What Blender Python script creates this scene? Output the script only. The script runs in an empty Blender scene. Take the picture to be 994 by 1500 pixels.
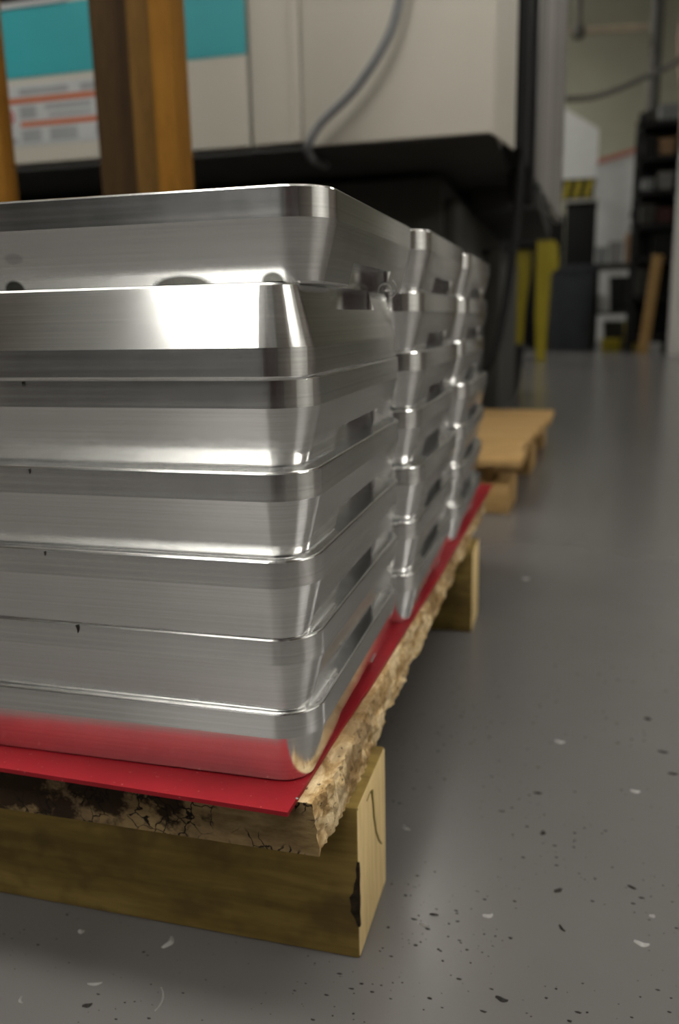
import bpy, bmesh, math, random
from mathutils import Vector, Matrix, noise

# ------------------------------------------------------------------ camera, world, exposure
SC = bpy.context.scene
COL = SC.collection
random.seed(7)

def make_camera():
    yaw, pit, rol = math.radians(15.512), math.radians(12.965), math.radians(-1.184)
    fwd = Vector((-math.sin(yaw) * math.cos(pit), math.cos(yaw) * math.cos(pit), -math.sin(pit)))
    right = Vector((math.cos(yaw), math.sin(yaw), 0))
    up = right.cross(fwd)
    r2 = math.cos(rol) * right + math.sin(rol) * up
    u2 = -math.sin(rol) * right + math.cos(rol) * up
    cd = bpy.data.cameras.new('camera')
    co = bpy.data.objects.new('camera', cd)
    COL.objects.link(co)
    M = Matrix((r2, u2, -fwd)).transposed().to_4x4()
    M.translation = Vector((0.1353, -0.4245, 0.4376))
    co.matrix_world = M
    cd.sensor_fit = 'VERTICAL'
    cd.sensor_height = 36.0
    cd.sensor_width = 36.0
    cd.lens = 1229.8 / 1500 * 36.0
    cd.clip_start = 0.01
    cd.clip_end = 100
    cd.dof.use_dof = True
    cd.dof.focus_distance = 0.47
    cd.dof.aperture_fstop = 5.6
    SC.camera = co
make_camera()

W = bpy.data.worlds.new('world')
SC.world = W
W.use_nodes = True
W.node_tree.nodes['Background'].inputs[0].default_value = (0.5, 0.5, 0.48, 1)
W.node_tree.nodes['Background'].inputs[1].default_value = 0.02
SC.view_settings.view_transform = 'Standard'
SC.view_settings.look = 'None'
SC.view_settings.gamma = 1
SC.view_settings.use_curve_mapping = False
SC.view_settings.exposure = 0.1

LAMP_POWER = 20.0
# ceiling lights, some added as fill: x, y, z, length, width, rotation, strength factor
LAMPS = [
    (-1.75, -4.9, 3.35, 1.9, 0.62, 0, 0.85, 'farthest behind the viewpoint, over the aisle'),
    (-0.6, -1.75, 3.35, 1.9, 0.62, 0, 0.75, 'added just behind the viewpoint to brighten the mirrored floor'),  # unseen lamp added so the sloped block faces mirror a brighter floor
    (0.35, -0.15, 3.35, 1.9, 0.62, 0, 0.75, 'straight above the nearest stack'),
    (-1.75, -0.15, 3.35, 1.9, 0.62, 0, 0.5, 'above and left of the nearest stack'),
    (4.5, 0.6, 3.35, 2.4, 0.62, 90, 1.25, 'over the clear floor to the right'),
    (3.4, 6.2, 3.9, 1.9, 0.62, 90, 0.9, 'by the right wall past the second pallet'),
    (-2.2, 9.4, 4.6, 1.9, 0.62, 0, 1.1, 'added behind the cream machine as unseen fill'),  # hidden lamp added to brighten the far rack and bin
    (-3.4, 14.0, 5.9, 2.4, 0.62, 0, 2.0, 'added out of view to brighten the khaki wall'),  # hidden lamp added to lift the far wall
]

# ------------------------------------------------------------------ helpers
def S(o, kind=None, label=None, cat=None, group=None):
    if kind: o['kind'] = kind
    if label: o['label'] = label
    if cat: o['category'] = cat
    if group: o['group'] = group
    return o

def link(name, me, mat=None, parent=None, loc=(0, 0, 0), rot=(0, 0, 0)):
    o = bpy.data.objects.new(name, me)
    COL.objects.link(o)
    o.location = loc
    o.rotation_euler = rot
    if parent: o.parent = parent
    if mat is not None and me is not None and not me.materials:
        me.materials.append(mat)
    return o

def empty(name, loc=(0, 0, 0), rz=0.0, label=None, cat=None, group=None):
    o = bpy.data.objects.new(name, None)
    COL.objects.link(o)
    o.location = loc
    o.rotation_euler = (0, 0, rz)
    o.empty_display_size = 0.05
    return S(o, None, label, cat, group)

def to_mesh(bm, name, smooth=None):
    bmesh.ops.recalc_face_normals(bm, faces=bm.faces[:])
    me = bpy.data.meshes.new(name)
    bm.to_mesh(me)
    bm.free()
    if smooth is not None:
        me.polygons.foreach_set('use_smooth', [True] * len(me.polygons))
        me.set_sharp_from_angle(angle=math.radians(smooth))
    return me

def add_box(bm, x0, x1, y0, y1, z0, z1, bev=0.0):
    vs = [bm.verts.new(p) for p in ((x0, y0, z0), (x1, y0, z0), (x1, y1, z0), (x0, y1, z0),
                                    (x0, y0, z1), (x1, y0, z1), (x1, y1, z1), (x0, y1, z1))]
    fs = [bm.faces.new([vs[i] for i in f]) for f in ((0, 3, 2, 1), (4, 5, 6, 7), (0, 1, 5, 4), (1, 2, 6, 5), (2, 3, 7, 6), (3, 0, 4, 7))]
    if bev > 0:
        es = list({e for f in fs for e in f.edges})
        bmesh.ops.bevel(bm, geom=es, offset=bev, segments=2, profile=0.5, affect='EDGES')
    return vs

def box(name, b, mat, parent=None, bev=0.0, loc=(0, 0, 0), rot=(0, 0, 0)):
    bm = bmesh.new()
    add_box(bm, *b, bev=bev)
    return link(name, to_mesh(bm, name, 30 if bev else None), mat, parent, loc, rot)

def add_tube(bm, pts, r, seg=10, cap=True, r2=None):
    pts = [Vector(p) for p in pts]
    rings = []
    n = len(pts)
    prev = None
    for i, p in enumerate(pts):
        t = (pts[min(i + 1, n - 1)] - pts[max(i - 1, 0)]).normalized()
        if prev is None:
            a = t.orthogonal().normalized()
        else:
            a = (prev - t * prev.dot(t)).normalized()
        prev = a
        b = t.cross(a)
        rr = r if r2 is None else r + (r2 - r) * i / (n - 1)
        rings.append([bm.verts.new(p + (a * math.cos(k * 2 * math.pi / seg) + b * math.sin(k * 2 * math.pi / seg)) * rr) for k in range(seg)])
    for i in range(n - 1):
        for k in range(seg):
            bm.faces.new((rings[i][k], rings[i][(k + 1) % seg], rings[i + 1][(k + 1) % seg], rings[i + 1][k]))
    if cap:
        bm.faces.new(rings[0][::-1])
        bm.faces.new(rings[-1])

def tube(name, pts, r, mat, parent=None, seg=10, loc=(0, 0, 0), r2=None):
    bm = bmesh.new()
    add_tube(bm, pts, r, seg, r2=r2)
    return link(name, to_mesh(bm, name, 40), mat, parent, loc)

def spline(pts, n=40):
    pts = [Vector(p) for p in pts]
    out = []
    P = [pts[0]] + pts + [pts[-1]]
    for i in range(1, len(P) - 2):
        for k in range(n // (len(pts) - 1)):
            t = k / (n // (len(pts) - 1))
            p0, p1, p2, p3 = P[i - 1], P[i], P[i + 1], P[i + 2]
            out.append(0.5 * ((2 * p1) + (p2 - p0) * t + (2 * p0 - 5 * p1 + 4 * p2 - p3) * t * t + (3 * p1 - p0 - 3 * p2 + p3) * t ** 3))
    out.append(pts[-1])
    return out

def lathe(name, prof, mat, parent=None, seg=28, loc=(0, 0, 0), square=0.0, smooth=35):
    bm = bmesh.new()
    rings = []
    for r, z in prof:
        ring = []
        for k in range(seg):
            a = 2 * math.pi * (k + 0.5) / seg
            c, s = math.cos(a), math.sin(a)
            m = 1.0
            if square > 0:
                m = 1.0 / (abs(c) ** (2 + square) + abs(s) ** (2 + square)) ** (1 / (2 + square))
            ring.append(bm.verts.new((r * c * m, r * s * m, z)))
        rings.append(ring)
    for i in range(len(rings) - 1):
        for k in range(seg):
            bm.faces.new((rings[i][k], rings[i][(k + 1) % seg], rings[i + 1][(k + 1) % seg], rings[i + 1][k]))
    bm.faces.new(rings[0][::-1])
    bm.faces.new(rings[-1])
    return link(name, to_mesh(bm, name, smooth), mat, parent, loc)

# ------------------------------------------------------------------ materials
class NT:
    def __init__(s, name):
        s.m = bpy.data.materials.new(name)
        s.m.use_nodes = True
        s.t = s.m.node_tree
        s.b = s.t.nodes['Principled BSDF']
    def n(s, typ, **kw):
        nd = s.t.nodes.new('ShaderNode' + typ)
        for k, v in kw.items():
            if k.startswith('i_'):
                key = k[2:]
                nd.inputs[int(key) if key.isdigit() else key.replace('_', ' ')].default_value = v
            else:
                setattr(nd, k, v)
        return nd
    def l(s, a, b): s.t.links.new(a, b)
    def coord(s, scale=(1, 1, 1), out='Object', loc=(0, 0, 0)):
        tc = s.n('TexCoord')
        mp = s.n('Mapping')
        mp.inputs['Scale'].default_value = scale
        mp.inputs['Location'].default_value = loc
        s.l(tc.outputs[out], mp.inputs[0])
        return mp.outputs[0]
    def noise(s, vec, scale, detail=4, rough=0.55, dist=0.0):
        nd = s.n('TexNoise', i_Scale=scale, i_Detail=detail, i_Roughness=rough, i_Distortion=dist)
        s.l(vec, nd.inputs['Vector'])
        return nd.outputs['Fac']
    def ramp(s, fac, stops, interp='LINEAR'):
        r = s.n('ValToRGB')
        r.color_ramp.interpolation = interp
        e = r.color_ramp.elements
        while len(e) < len(stops): e.new(0.5)
        for el, (p, c) in zip(e, stops):
            el.position = p
            el.color = (c, c, c, 1) if isinstance(c, (int, float)) else (*c, 1)
        s.l(fac, r.inputs[0])
        return r.outputs[0]
    def mix(s, fac, a, b, typ='MIX'):
        m = s.n('Mix', data_type='RGBA', blend_type=typ)
        if isinstance(fac, (int, float)): m.inputs[0].default_value = fac
        else: s.l(fac, m.inputs[0])
        for i, v in ((6, a), (7, b)):
            if isinstance(v, tuple): m.inputs[i].default_value = (*v, 1)
            else: s.l(v, m.inputs[i])
        return m.outputs[2]
    def math(s, op, a, b=0.0):
        m = s.n('Math', operation=op)
        for i, v in ((0, a), (1, b)):
            if isinstance(v, (int, float)): m.inputs[i].default_value = v
            else: s.l(v, m.inputs[i])
        return m.outputs[0]
    def col(s, c):
        if isinstance(c, tuple): s.b.inputs['Base Color'].default_value = (*c, 1)
        else: s.l(c, s.b.inputs['Base Color'])
    def bump(s, h, strength=0.3, dist=0.002):
        b = s.n('Bump', i_Strength=strength, i_Distance=dist)
        s.l(h, b.inputs['Height'])
        s.l(b.outputs[0], s.b.inputs['Normal'])
    def set(s, **kw):
        for k, v in kw.items():
            s.b.inputs[k.replace('_', ' ')].default_value = v

def plain(name, c, rough=0.5, metal=0.0, var=0.12, scale=6.0, bump=0.0):
    m = NT(name)
    f = m.noise(m.coord(), scale, 5)
    lo = tuple(x * (1 - var) for x in c)
    hi = tuple(min(1, x * (1 + var)) for x in c)
    m.col(m.ramp(f, [(0.3, lo), (0.7, hi)]))
    m.set(Roughness=rough, Metallic=metal)
    if max(c) < 0.15: m.set(Specular_IOR_Level=0.12)
    if bump: m.bump(f, bump)
    return m.m

def aluminium():
    m = NT('machined_aluminium')
    v = m.coord((3, 3, 900))
    f = m.noise(v, 1.0, 3, 0.6)
    v2 = m.coord((5, 5, 160))
    f2 = m.noise(v2, 1.0, 2, 0.5)
    mott = m.noise(m.coord((1, 1, 1)), 45, 3, 0.6)
    base = m.ramp(f, [(0.25, (0.74, 0.74, 0.735)), (0.75, (0.94, 0.94, 0.93))])
    m.col(base)
    r = m.math('ADD', m.math('MULTIPLY', f2, 0.10), m.math('MULTIPLY', mott, 0.08))
    m.l(m.math('ADD', r, 0.095), m.b.inputs['Roughness'])
    m.set(Metallic=1.0, Anisotropic=0.75)
    tg = m.n('Tangent', direction_type='RADIAL', axis='Z')
    m.l(tg.outputs[0], m.b.inputs['Tangent'])
    m.b.inputs['Anisotropic Rotation'].default_value = 0.25
    m.bump(f, 0.02, 0.0003)
    return m.m
ALU = aluminium()

def aluminium_face():
    m = NT('face_milled_aluminium')
    f = m.noise(m.coord(), 60, 4, 0.6)
    m.col(m.ramp(f, [(0.3, (0.70, 0.70, 0.69)), (0.7, (0.82, 0.82, 0.81))]))
    m.set(Metallic=1.0, Roughness=0.25)
    return m.m
ALU_FACE = aluminium_face()

def aluminium_painted_reflections():
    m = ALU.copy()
    m.name = 'machined_aluminium_painted_reflections'
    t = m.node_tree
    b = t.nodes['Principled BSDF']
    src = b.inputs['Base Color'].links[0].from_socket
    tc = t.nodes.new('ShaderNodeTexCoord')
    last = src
    # dark reflections painted low on the front face (x, z, half width, half height)
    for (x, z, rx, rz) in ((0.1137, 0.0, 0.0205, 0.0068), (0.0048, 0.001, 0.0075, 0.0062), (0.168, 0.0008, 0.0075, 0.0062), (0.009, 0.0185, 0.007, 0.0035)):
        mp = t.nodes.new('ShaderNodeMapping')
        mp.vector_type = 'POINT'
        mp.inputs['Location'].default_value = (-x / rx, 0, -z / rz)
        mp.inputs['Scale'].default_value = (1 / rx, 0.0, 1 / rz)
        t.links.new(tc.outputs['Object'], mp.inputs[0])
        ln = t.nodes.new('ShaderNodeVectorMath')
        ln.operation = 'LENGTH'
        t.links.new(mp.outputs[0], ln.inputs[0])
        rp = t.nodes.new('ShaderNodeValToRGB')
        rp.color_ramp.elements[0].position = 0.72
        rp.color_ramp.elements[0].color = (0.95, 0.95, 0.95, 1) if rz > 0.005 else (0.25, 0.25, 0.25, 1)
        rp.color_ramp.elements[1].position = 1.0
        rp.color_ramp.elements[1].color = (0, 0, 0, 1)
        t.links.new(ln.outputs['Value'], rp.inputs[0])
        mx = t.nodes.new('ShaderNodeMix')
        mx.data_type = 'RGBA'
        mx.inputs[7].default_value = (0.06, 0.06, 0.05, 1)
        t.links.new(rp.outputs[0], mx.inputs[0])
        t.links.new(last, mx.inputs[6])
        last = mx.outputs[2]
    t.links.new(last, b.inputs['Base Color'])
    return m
ALU_REFL = aluminium_painted_reflections()

def wood(name, dark, light, axis='x', scale=1.0, rough=0.75, stain=None, bump=0.25):
    m = NT(name)
    sc = {'x': (4, 38, 38), 'y': (38, 4, 38), 'z': (38, 38, 4)}[axis]
    v = m.coord(tuple(a * scale for a in sc))
    f = m.noise(v, 1.0, 6, 0.62, 0.8)
    sc2 = tuple(a * 4 for a in sc)
    f2 = m.noise(m.coord(sc2), 1.0, 3, 0.6)
    c = m.ramp(f, [(0.25, dark), (0.75, light)])
    c = m.mix(m.ramp(f2, [(0.35, 0.35), (0.6, 0.0)]), c, tuple(x * 0.55 for x in dark))
    if stain:
        g = m.noise(m.coord((1, 1, 1)), stain[1], 3, 0.6)
        c = m.mix(m.ramp(g, [(0.5, 0.0), (0.62, stain[2])]), c, stain[0])
    m.col(c)
    m.set(Roughness=rough, Specular_IOR_Level=0.12)
    m.bump(f, bump, 0.002)
    return m.m

def spalted():
    m = NT('spalted_board_end')
    v = m.coord()
    big = m.noise(v, 14, 4, 0.6)
    fine = m.noise(m.coord((70, 70, 220)), 1.0, 4, 0.6)
    c = m.ramp(fine, [(0.3, (0.15, 0.098, 0.040)), (0.7, (0.27, 0.19, 0.092))])
    c = m.mix(m.ramp(big, [(0.42, 0.0), (0.62, 0.7)]), c, (0.125, 0.085, 0.045))
    # dark rot towards the left end of the board and along its top edge
    sx = m.n('SeparateXYZ')
    m.l(v, sx.inputs[0])
    n2 = m.noise(m.coord((1, 1, 1.3)), 26, 5, 0.65)
    left = m.math('SUBTRACT', m.math('MULTIPLY', sx.outputs[0], -5.5), 0.42)   # grows to the left
    top = m.math('MULTIPLY', m.math('SUBTRACT', sx.outputs[2], 0.016), 14.0)
    rot = m.math('ADD', m.math('ADD', left, top), m.math('MULTIPLY', m.math('SUBTRACT', n2, 0.5), 3.2))
    c = m.mix(m.ramp(rot, [(0.25, 0.0), (0.5, 0.93)]), c, (0.015, 0.008, 0.005))
    # black zone lines
    wob = m.n('TexNoise', i_Scale=60.0, i_Detail=3.0)
    m.l(v, wob.inputs['Vector'])
    vm = m.n('VectorMath', operation='MULTIPLY_ADD')
    m.l(wob.outputs['Color'], vm.inputs[0])
    vm.inputs[1].default_value = (0.022, 0.022, 0.022)
    m.l(v, vm.inputs[2])
    vo = m.n('TexVoronoi', feature='DISTANCE_TO_EDGE', i_Scale=85.0)
    m.l(vm.outputs[0], vo.inputs['Vector'])
    line = m.ramp(vo.outputs['Distance'], [(0.022, 1.0), (0.05, 0.0)])
    msk = m.ramp(m.noise(v, 24, 2, 0.5), [(0.48, 0.0), (0.54, 1.0)])
    c = m.mix(m.math('MULTIPLY', line, msk), c, (0.012, 0.009, 0.007))
    m.col(c)
    m.set(Roughness=0.85, Specular_IOR_Level=0.1)
    m.bump(fine, 0.35, 0.002)
    return m.m

def crumbly():
    m = NT('torn_wane_edge')
    v = m.coord((1, 0.55, 1))
    a = m.noise(v, 55, 5, 0.65, 0.6)
    c = m.ramp(a, [(0.30, (0.16, 0.085, 0.028)), (0.45, (0.42, 0.27, 0.11)), (0.54, (0.66, 0.50, 0.28)), (0.75, (0.76, 0.63, 0.41))])
    fib = m.noise(m.coord((260, 30, 160)), 1.0, 3, 0.6)
    c = m.mix(m.ramp(fib, [(0.3, 0.45), (0.55, 0.0)]), c, (0.25, 0.14, 0.05))
    big = m.noise(m.coord((1, 0.5, 1)), 22, 3, 0.55)
    c = m.mix(m.ramp(big, [(0.53, 0.0), (0.62, 0.75)]), c, (0.20, 0.115, 0.04))
    pit = m.noise(v, 240, 2, 0.5)
    c = m.mix(m.ramp(pit, [(0.66, 0.0), (0.72, 0.85)]), c, (0.05, 0.028, 0.012))
    m.col(c)
    m.set(Roughness=0.9)
    m.bump(a, 0.6, 0.004)
    return m.m

def concrete():
    m = NT('worn_concrete_floor')
    v = m.coord()
    a = m.noise(v, 1.3, 5, 0.6)
    b = m.noise(v, 7, 3, 0.5)
    c = m.ramp(a, [(0.25, (0.088, 0.084, 0.081)), (0.75, (0.118, 0.114, 0.110))])
    c = m.mix(m.ramp(b, [(0.1, 0.35), (0.9, 0.0)]), c, (0.076, 0.070, 0.067))
    m.col(c)
    m.set(Roughness=0.24, Specular_IOR_Level=0.48)
    return m.m

def emit(name, c, s):
    m = NT(name)
    m.col(c)
    m.b.inputs['Emission Color'].default_value = (*c, 1)
    m.b.inputs['Emission Strength'].default_value = s
    return m.m

def stainless():
    m = NT('streaked_stainless_panel')
    f = m.noise(m.coord((9, 9, 0.35)), 1.0, 4, 0.6)
    m.col(m.ramp(f, [(0.35, (0.16, 0.155, 0.15)), (0.65, (0.75, 0.72, 0.70))]))
    m.set(Metallic=0.9, Roughness=0.35)
    return m.m

def red_plastic():
    m = NT('red_plastic_sheet')
    f = m.noise(m.coord(), 18, 5, 0.6)
    c = m.ramp(f, [(0.3, (0.21, 0.007, 0.012)), (0.7, (0.275, 0.011, 0.017))])
    dust = m.noise(m.coord(), 300, 2, 0.5)
    c = m.mix(m.ramp(dust, [(0.68, 0.0), (0.74, 0.25)]), c, (0.55, 0.25, 0.22))
    m.col(c)
    m.set(Roughness=0.5, Specular_IOR_Level=0.2)
    return m.m

def concrete_wall(name, c):
    m = NT(name)
    f = m.noise(m.coord(), 0.8, 5, 0.6)
    m.col(m.ramp(f, [(0.3, tuple(x * 0.88 for x in c)), (0.7, c)]))
    m.set(Roughness=0.8)
    return m.m

SPALT = spalted()
CRUMB = crumbly()
STRINGER = wood('yellow_hardwood_stringer', (0.15, 0.098, 0.026), (0.31, 0.22, 0.066), 'x', 1.0, stain=((0.09, 0.058, 0.024), 16, 0.55))
STRINGER_END = wood('sawn_stringer_end', (0.58, 0.42, 0.19), (0.80, 0.62, 0.33), 'z', 0.5, bump=0.12)
BARK = plain('dark_bark_patch', (0.03, 0.022, 0.014), 0.95, var=0.5, scale=200)
PALLET_WOOD = wood('tan_pallet_pine', (0.27, 0.158, 0.056), (0.42, 0.275, 0.12), 'x', 1.0)
POST_WOOD = wood('amber_post_timber', (0.165, 0.073, 0.008), (0.255, 0.118, 0.016), 'z', 0.6)
POST_BROWN = wood('brown_post_timber', (0.10, 0.052, 0.012), (0.155, 0.084, 0.021), 'z', 0.6)
POST_SHADED = wood('shaded_post_timber', (0.030, 0.016, 0.007), (0.07, 0.042, 0.015), 'z', 0.6)  # same timber, colour darkened for the shade on the back board
CONC = concrete()
RED = red_plastic()
STEEL = stainless()
CREAM = plain('cream_machine_paint', (0.445, 0.42, 0.36), 0.5, var=0.05, scale=1.5)
CREAM_GREY = plain('grey_machine_paint', (0.36, 0.35, 0.32), 0.55, var=0.08, scale=2)
TEAL = plain('teal_decal', (0.022, 0.265, 0.295), 0.45, var=0.06)
LABEL_W = plain('pale_label_vinyl', (0.36, 0.37, 0.37), 0.5, var=0.05)
LABEL_TXT = plain('grey_label_print', (0.22, 0.23, 0.235), 0.55, var=0.1)
ORANGE = plain('orange_label_bar', (0.36, 0.095, 0.036), 0.5, var=0.1)
LRED = plain('red_label_ring', (0.35, 0.04, 0.05), 0.5)
BLACK = plain('black_rubber', (0.012, 0.012, 0.012), 0.6)
DKGREY = plain('dark_cast_iron', (0.055, 0.054, 0.048), 0.6)
UNDER = plain('dark_underside_paint', (0.045, 0.045, 0.043), 0.6)
HOSE = plain('grey_conduit', (0.14, 0.145, 0.15), 0.4)
KHAKI = concrete_wall('khaki_wall_paint', (0.38, 0.38, 0.29))
WHITEWALL = concrete_wall('white_wall_paint', (0.66, 0.65, 0.62))
WALLGREY = concrete_wall('brown_grey_wall_paint', (0.20, 0.172, 0.145))
DARKWALL = concrete_wall('slate_wall_paint', (0.055, 0.058, 0.062))
def two_tone():
    m = NT('slate_dado_and_white_wall_paint')
    v = m.coord()
    sx = m.n('SeparateXYZ')
    m.l(v, sx.inputs[0])
    f = m.noise(v, 0.8, 5, 0.6)
    up = m.math('GREATER_THAN', sx.outputs[2], 2.9)
    m.col(m.mix(up, m.ramp(f, [(0.3, (0.020, 0.022, 0.025)), (0.7, (0.028, 0.030, 0.034))]), m.ramp(f, [(0.3, (0.58, 0.58, 0.57)), (0.7, (0.68, 0.68, 0.67))])))
    m.set(Roughness=0.8)
    return m.m
TWOTONE = two_tone()
CEIL = concrete_wall('ceiling_paint', (0.42, 0.42, 0.39))
WHITE = plain('white_cabinet_paint', (0.62, 0.63, 0.62), 0.5, var=0.04)
YELLOW = plain('yellow_plastic', (0.34, 0.27, 0.006), 0.5)
BINGREY = plain('slate_bin_plastic', (0.050, 0.055, 0.062), 0.55)
PIPE = plain('painted_pipe', (0.50, 0.42, 0.31), 0.5)
PIPE_D = plain('dark_conduit_pipe', (0.13, 0.125, 0.115), 0.5)
REDTRIM = plain('faded_red_trim', (0.45, 0.17, 0.13), 0.6)
RACK = plain('black_rack_paint', (0.018, 0.018, 0.018), 0.5)
CARD = plain('brown_cardboard', (0.32, 0.20, 0.11), 0.8)
SILVER = plain('bright_shaving_metal', (0.80, 0.79, 0.77), 0.3, metal=1.0)
FLECK_W = plain('pale_shaving_flake', (0.25, 0.245, 0.235), 0.5)
FLECK_D = plain('dark_debris_flake', (0.022, 0.020, 0.018), 0.8)
HOUSING = plain('white_lamp_housing', (0.6, 0.6, 0.6), 0.5)
MAROON = plain('reflection_cabinet_paint', (0.030, 0.017, 0.017), 0.4)
PINK = plain('faded_pink_hose', (0.42, 0.27, 0.23), 0.6)

# ------------------------------------------------------------------ room shell
S(box('floor', (-9, 9, -8, 18.2, -0.2, 0.0), CONC), 'structure')
S(box('ceiling', (-9, 9, -8, 18.2, 6.6, 6.8), CEIL), 'structure')
S(box('wall_back', (-9, 9, 18, 18.2, 0, 6.6), KHAKI), 'structure')
S(box('wall_front', (-9, 9, -8, -7.8, 0, 6.6), TWOTONE), 'structure')
S(box('wall_right', (6.2, 6.4, -7.8, 18, 0, 6.6), WALLGREY), 'structure')
dr = S(box('reflector_door_1', (6.14, 6.2, -2.2, 3.6, 0, 3.6), WHITEWALL), 'structure')  # unseen white door added so the block corners mirror something bright
for k in range(12):
    box('reflector_door_slat', (6.125, 6.14, -2.2, 3.6, 0.02 + k * 0.3, 0.28 + k * 0.3), WHITEWALL, dr, 0.006)
S(box('wall_left', (-6.4, -6.2, -7.8, 18, 0, 6.6), WALLGREY), 'structure')

for k, (x, y, z, L, Wd, rz, st, where) in enumerate(LAMPS):
    e = empty('ceiling_light', (x, y, z), math.radians(rz), 'white hanging strip light ' + where, 'light', 'hanging strip lights')
    box('housing', (-L / 2 - 0.03, L / 2 + 0.03, -Wd / 2 - 0.03, Wd / 2 + 0.03, 0.0, 0.08), HOUSING, e)
    box('diffuser', (-L / 2, L / 2, -Wd / 2, Wd / 2, -0.03, 0.0), emit('lamp_diffuser_%d' % k, (1.0, 0.97, 0.905), LAMP_POWER * st), e)
    box('fill_uplight', (-L / 2, L / 2, -Wd / 2, Wd / 2, 0.08, 0.09), emit('lamp_fill_uplight_%d' % k, (1.0, 0.97, 0.905), LAMP_POWER * st * 1.0), e)  # glowing top added to brighten the ceiling and upper walls
    for s in (-1, 1):
        tube('rod', [(s * L * 0.4, 0, 0.08), (s * L * 0.4, 0, 6.6 - z)], 0.008, DKGREY, e, 8)

# ------------------------------------------------------------------ aluminium blocks
BH, BW, BD, RAD, INS, BAND = 0.05, 0.40, 0.270, 0.027, 0.0086, 0.0164

def rrect(bm, d, z, seg=18):
    r = RAD - d
    x0, x1, y0, y1 = -BW + d, -d, d, BD - d
    vs = []
    for cx, cy, a0 in ((x1 - r, y0 + r, -90), (x1 - r, y1 - r, 0), (x0 + r, y1 - r, 90), (x0 + r, y0 + r, 180)):
        for k in range(seg + 1):
            a = math.radians(a0 + 90 * k / seg)
            vs.append(bm.verts.new((cx + r * math.cos(a), cy + r * math.sin(a), z)))
    return vs

def make_block_mesh():
    bm = bmesh.new()
    levels = [(INS + 0.0011, 0.0), (INS - 0.0003, 0.0012), (0.0, BH - BAND), (0.0, BH - 0.0013), (0.0004, BH - 0.0004), (0.0013, BH)]
    rings = [rrect(bm, d, z) for d, z in levels]
    n = len(rings[0])
    for a, b in zip(rings[:-1], rings[1:]):
        for k in range(n):
            bm.faces.new((a[k], a[(k + 1) % n], b[(k + 1) % n], b[k]))
    bm.faces.new(rings[0][::-1])
    bm.faces.new(rings[-1])
    me = to_mesh(bm, 'block_body')
    o = bpy.data.objects.new('block_tmp', me)
    COL.objects.link(o)
    # side notches open to the underside, rounded inside corners
    cb = bmesh.new()
    for side in (0, 1):
        depth, r = 0.0185, 0.006
        pts = [(0.02, 0.081), (-depth, 0.081), (-depth, 0.189)]
        for k in range(0, 11):                   # rounded outer lip at the far end
            a = math.radians(90) * k / 10
            pts.append((-0.0105 + r * math.sin(a), 0.189 + r - r * math.cos(a)))
        pts.append((0.02, 0.189 + r))
        if side: pts = [(-BW - x, y) for x, y in pts]
        lo = [cb.verts.new((x, y, -0.01)) for x, y in pts]
        hi = [cb.verts.new((x, y, 0.0138)) for x, y in pts]
        m = len(pts)
        for k in range(m):
            cb.faces.new((lo[k], lo[(k + 1) % m], hi[(k + 1) % m], hi[k]))
        cb.faces.new(lo[::-1]); cb.faces.new(hi)
    cme = to_mesh(cb, 'notch_cutter')
    c = bpy.data.objects.new('notch_cutter', cme)
    COL.objects.link(c)
    md = o.modifiers.new('b', 'BOOLEAN')
    md.object = c
    md.operation = 'DIFFERENCE'
    md.solver = 'EXACT'
    dg = bpy.context.evaluated_depsgraph_get()
    res = bpy.data.meshes.new_from_object(o.evaluated_get(dg))
    bpy.data.objects.remove(o)
    bpy.data.objects.remove(c)
    bpy.data.meshes.remove(cme)
    res.name = 'block_body'
    res.polygons.foreach_set('use_smooth', [True] * len(res.polygons))
    res.set_sharp_from_angle(angle=math.radians(9))
    # recentre so that radial brushing runs round the block
    res.transform(Matrix.Translation((BW / 2, -BD / 2, 0)))
    res.materials.clear()
    res.materials.append(ALU)
    res.materials.append(ALU_FACE)
    for p in res.polygons:
        p.material_index = 1 if abs(p.normal.z) > 0.9 else 0
    return res
BLOCK = make_block_mesh()
BLOCK_REFL = BLOCK.copy()
BLOCK_REFL.materials.clear()
BLOCK_REFL.materials.append(ALU_REFL)
BLOCK_REFL.materials.append(ALU_FACE)
for p in BLOCK_REFL.polygons:
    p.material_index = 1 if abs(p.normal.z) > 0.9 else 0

ORD = ['topmost block', 'second from the top', 'third from the top', 'middle block', 'third from the bottom', 'second from the bottom', 'bottom block']
STACKS = [
    # name, x, y, rows from the top: (dx, dy, rz, flip)
    ('the nearest stack', 0.0, 0.0, [(7.7, 16.6, 0, 0), (-1.2, -1.8, 0, 1), (-0.9, 5.8, 0, 0), (0.9, -3.2, 0, 0), (-0.1, -2.9, 0, 0), (-2.8, 6.0, 0, 0), (-5.7, 10.9, 0.3, 0)], 0.05),
    ('the middle stack', 0.0085, 0.294, [(6, 2, 0, 0), (1, -3, 0, 0), (1, 3, 0, 0), (-3, 4, 0, 0), (0.5, 1, 0, 0), (-3, 0, 0, 0), (-5, 2, 0, 0)], 0.0504),
    ('the farthest stack', 0.0115, 0.588, [(4, 2, 0, 0), (2, -2, 0, 0), (-2, 3, 0, 0), (3, 0, 0, 0), (0, 2, 0, 0), (-3, -1, 0, 0), (-4, 1, 0, 0)], 0.0503),
]
EXTRA = {
    (0, 0): 'with dark reflections painted on its front',
    (0, 1): 'flipped over so it narrows upward',
    (0, 2): 'directly under the flipped one',
    (0, 6): 'reflecting the red sheet',
}
SHEET_TOP = 0.157
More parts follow.
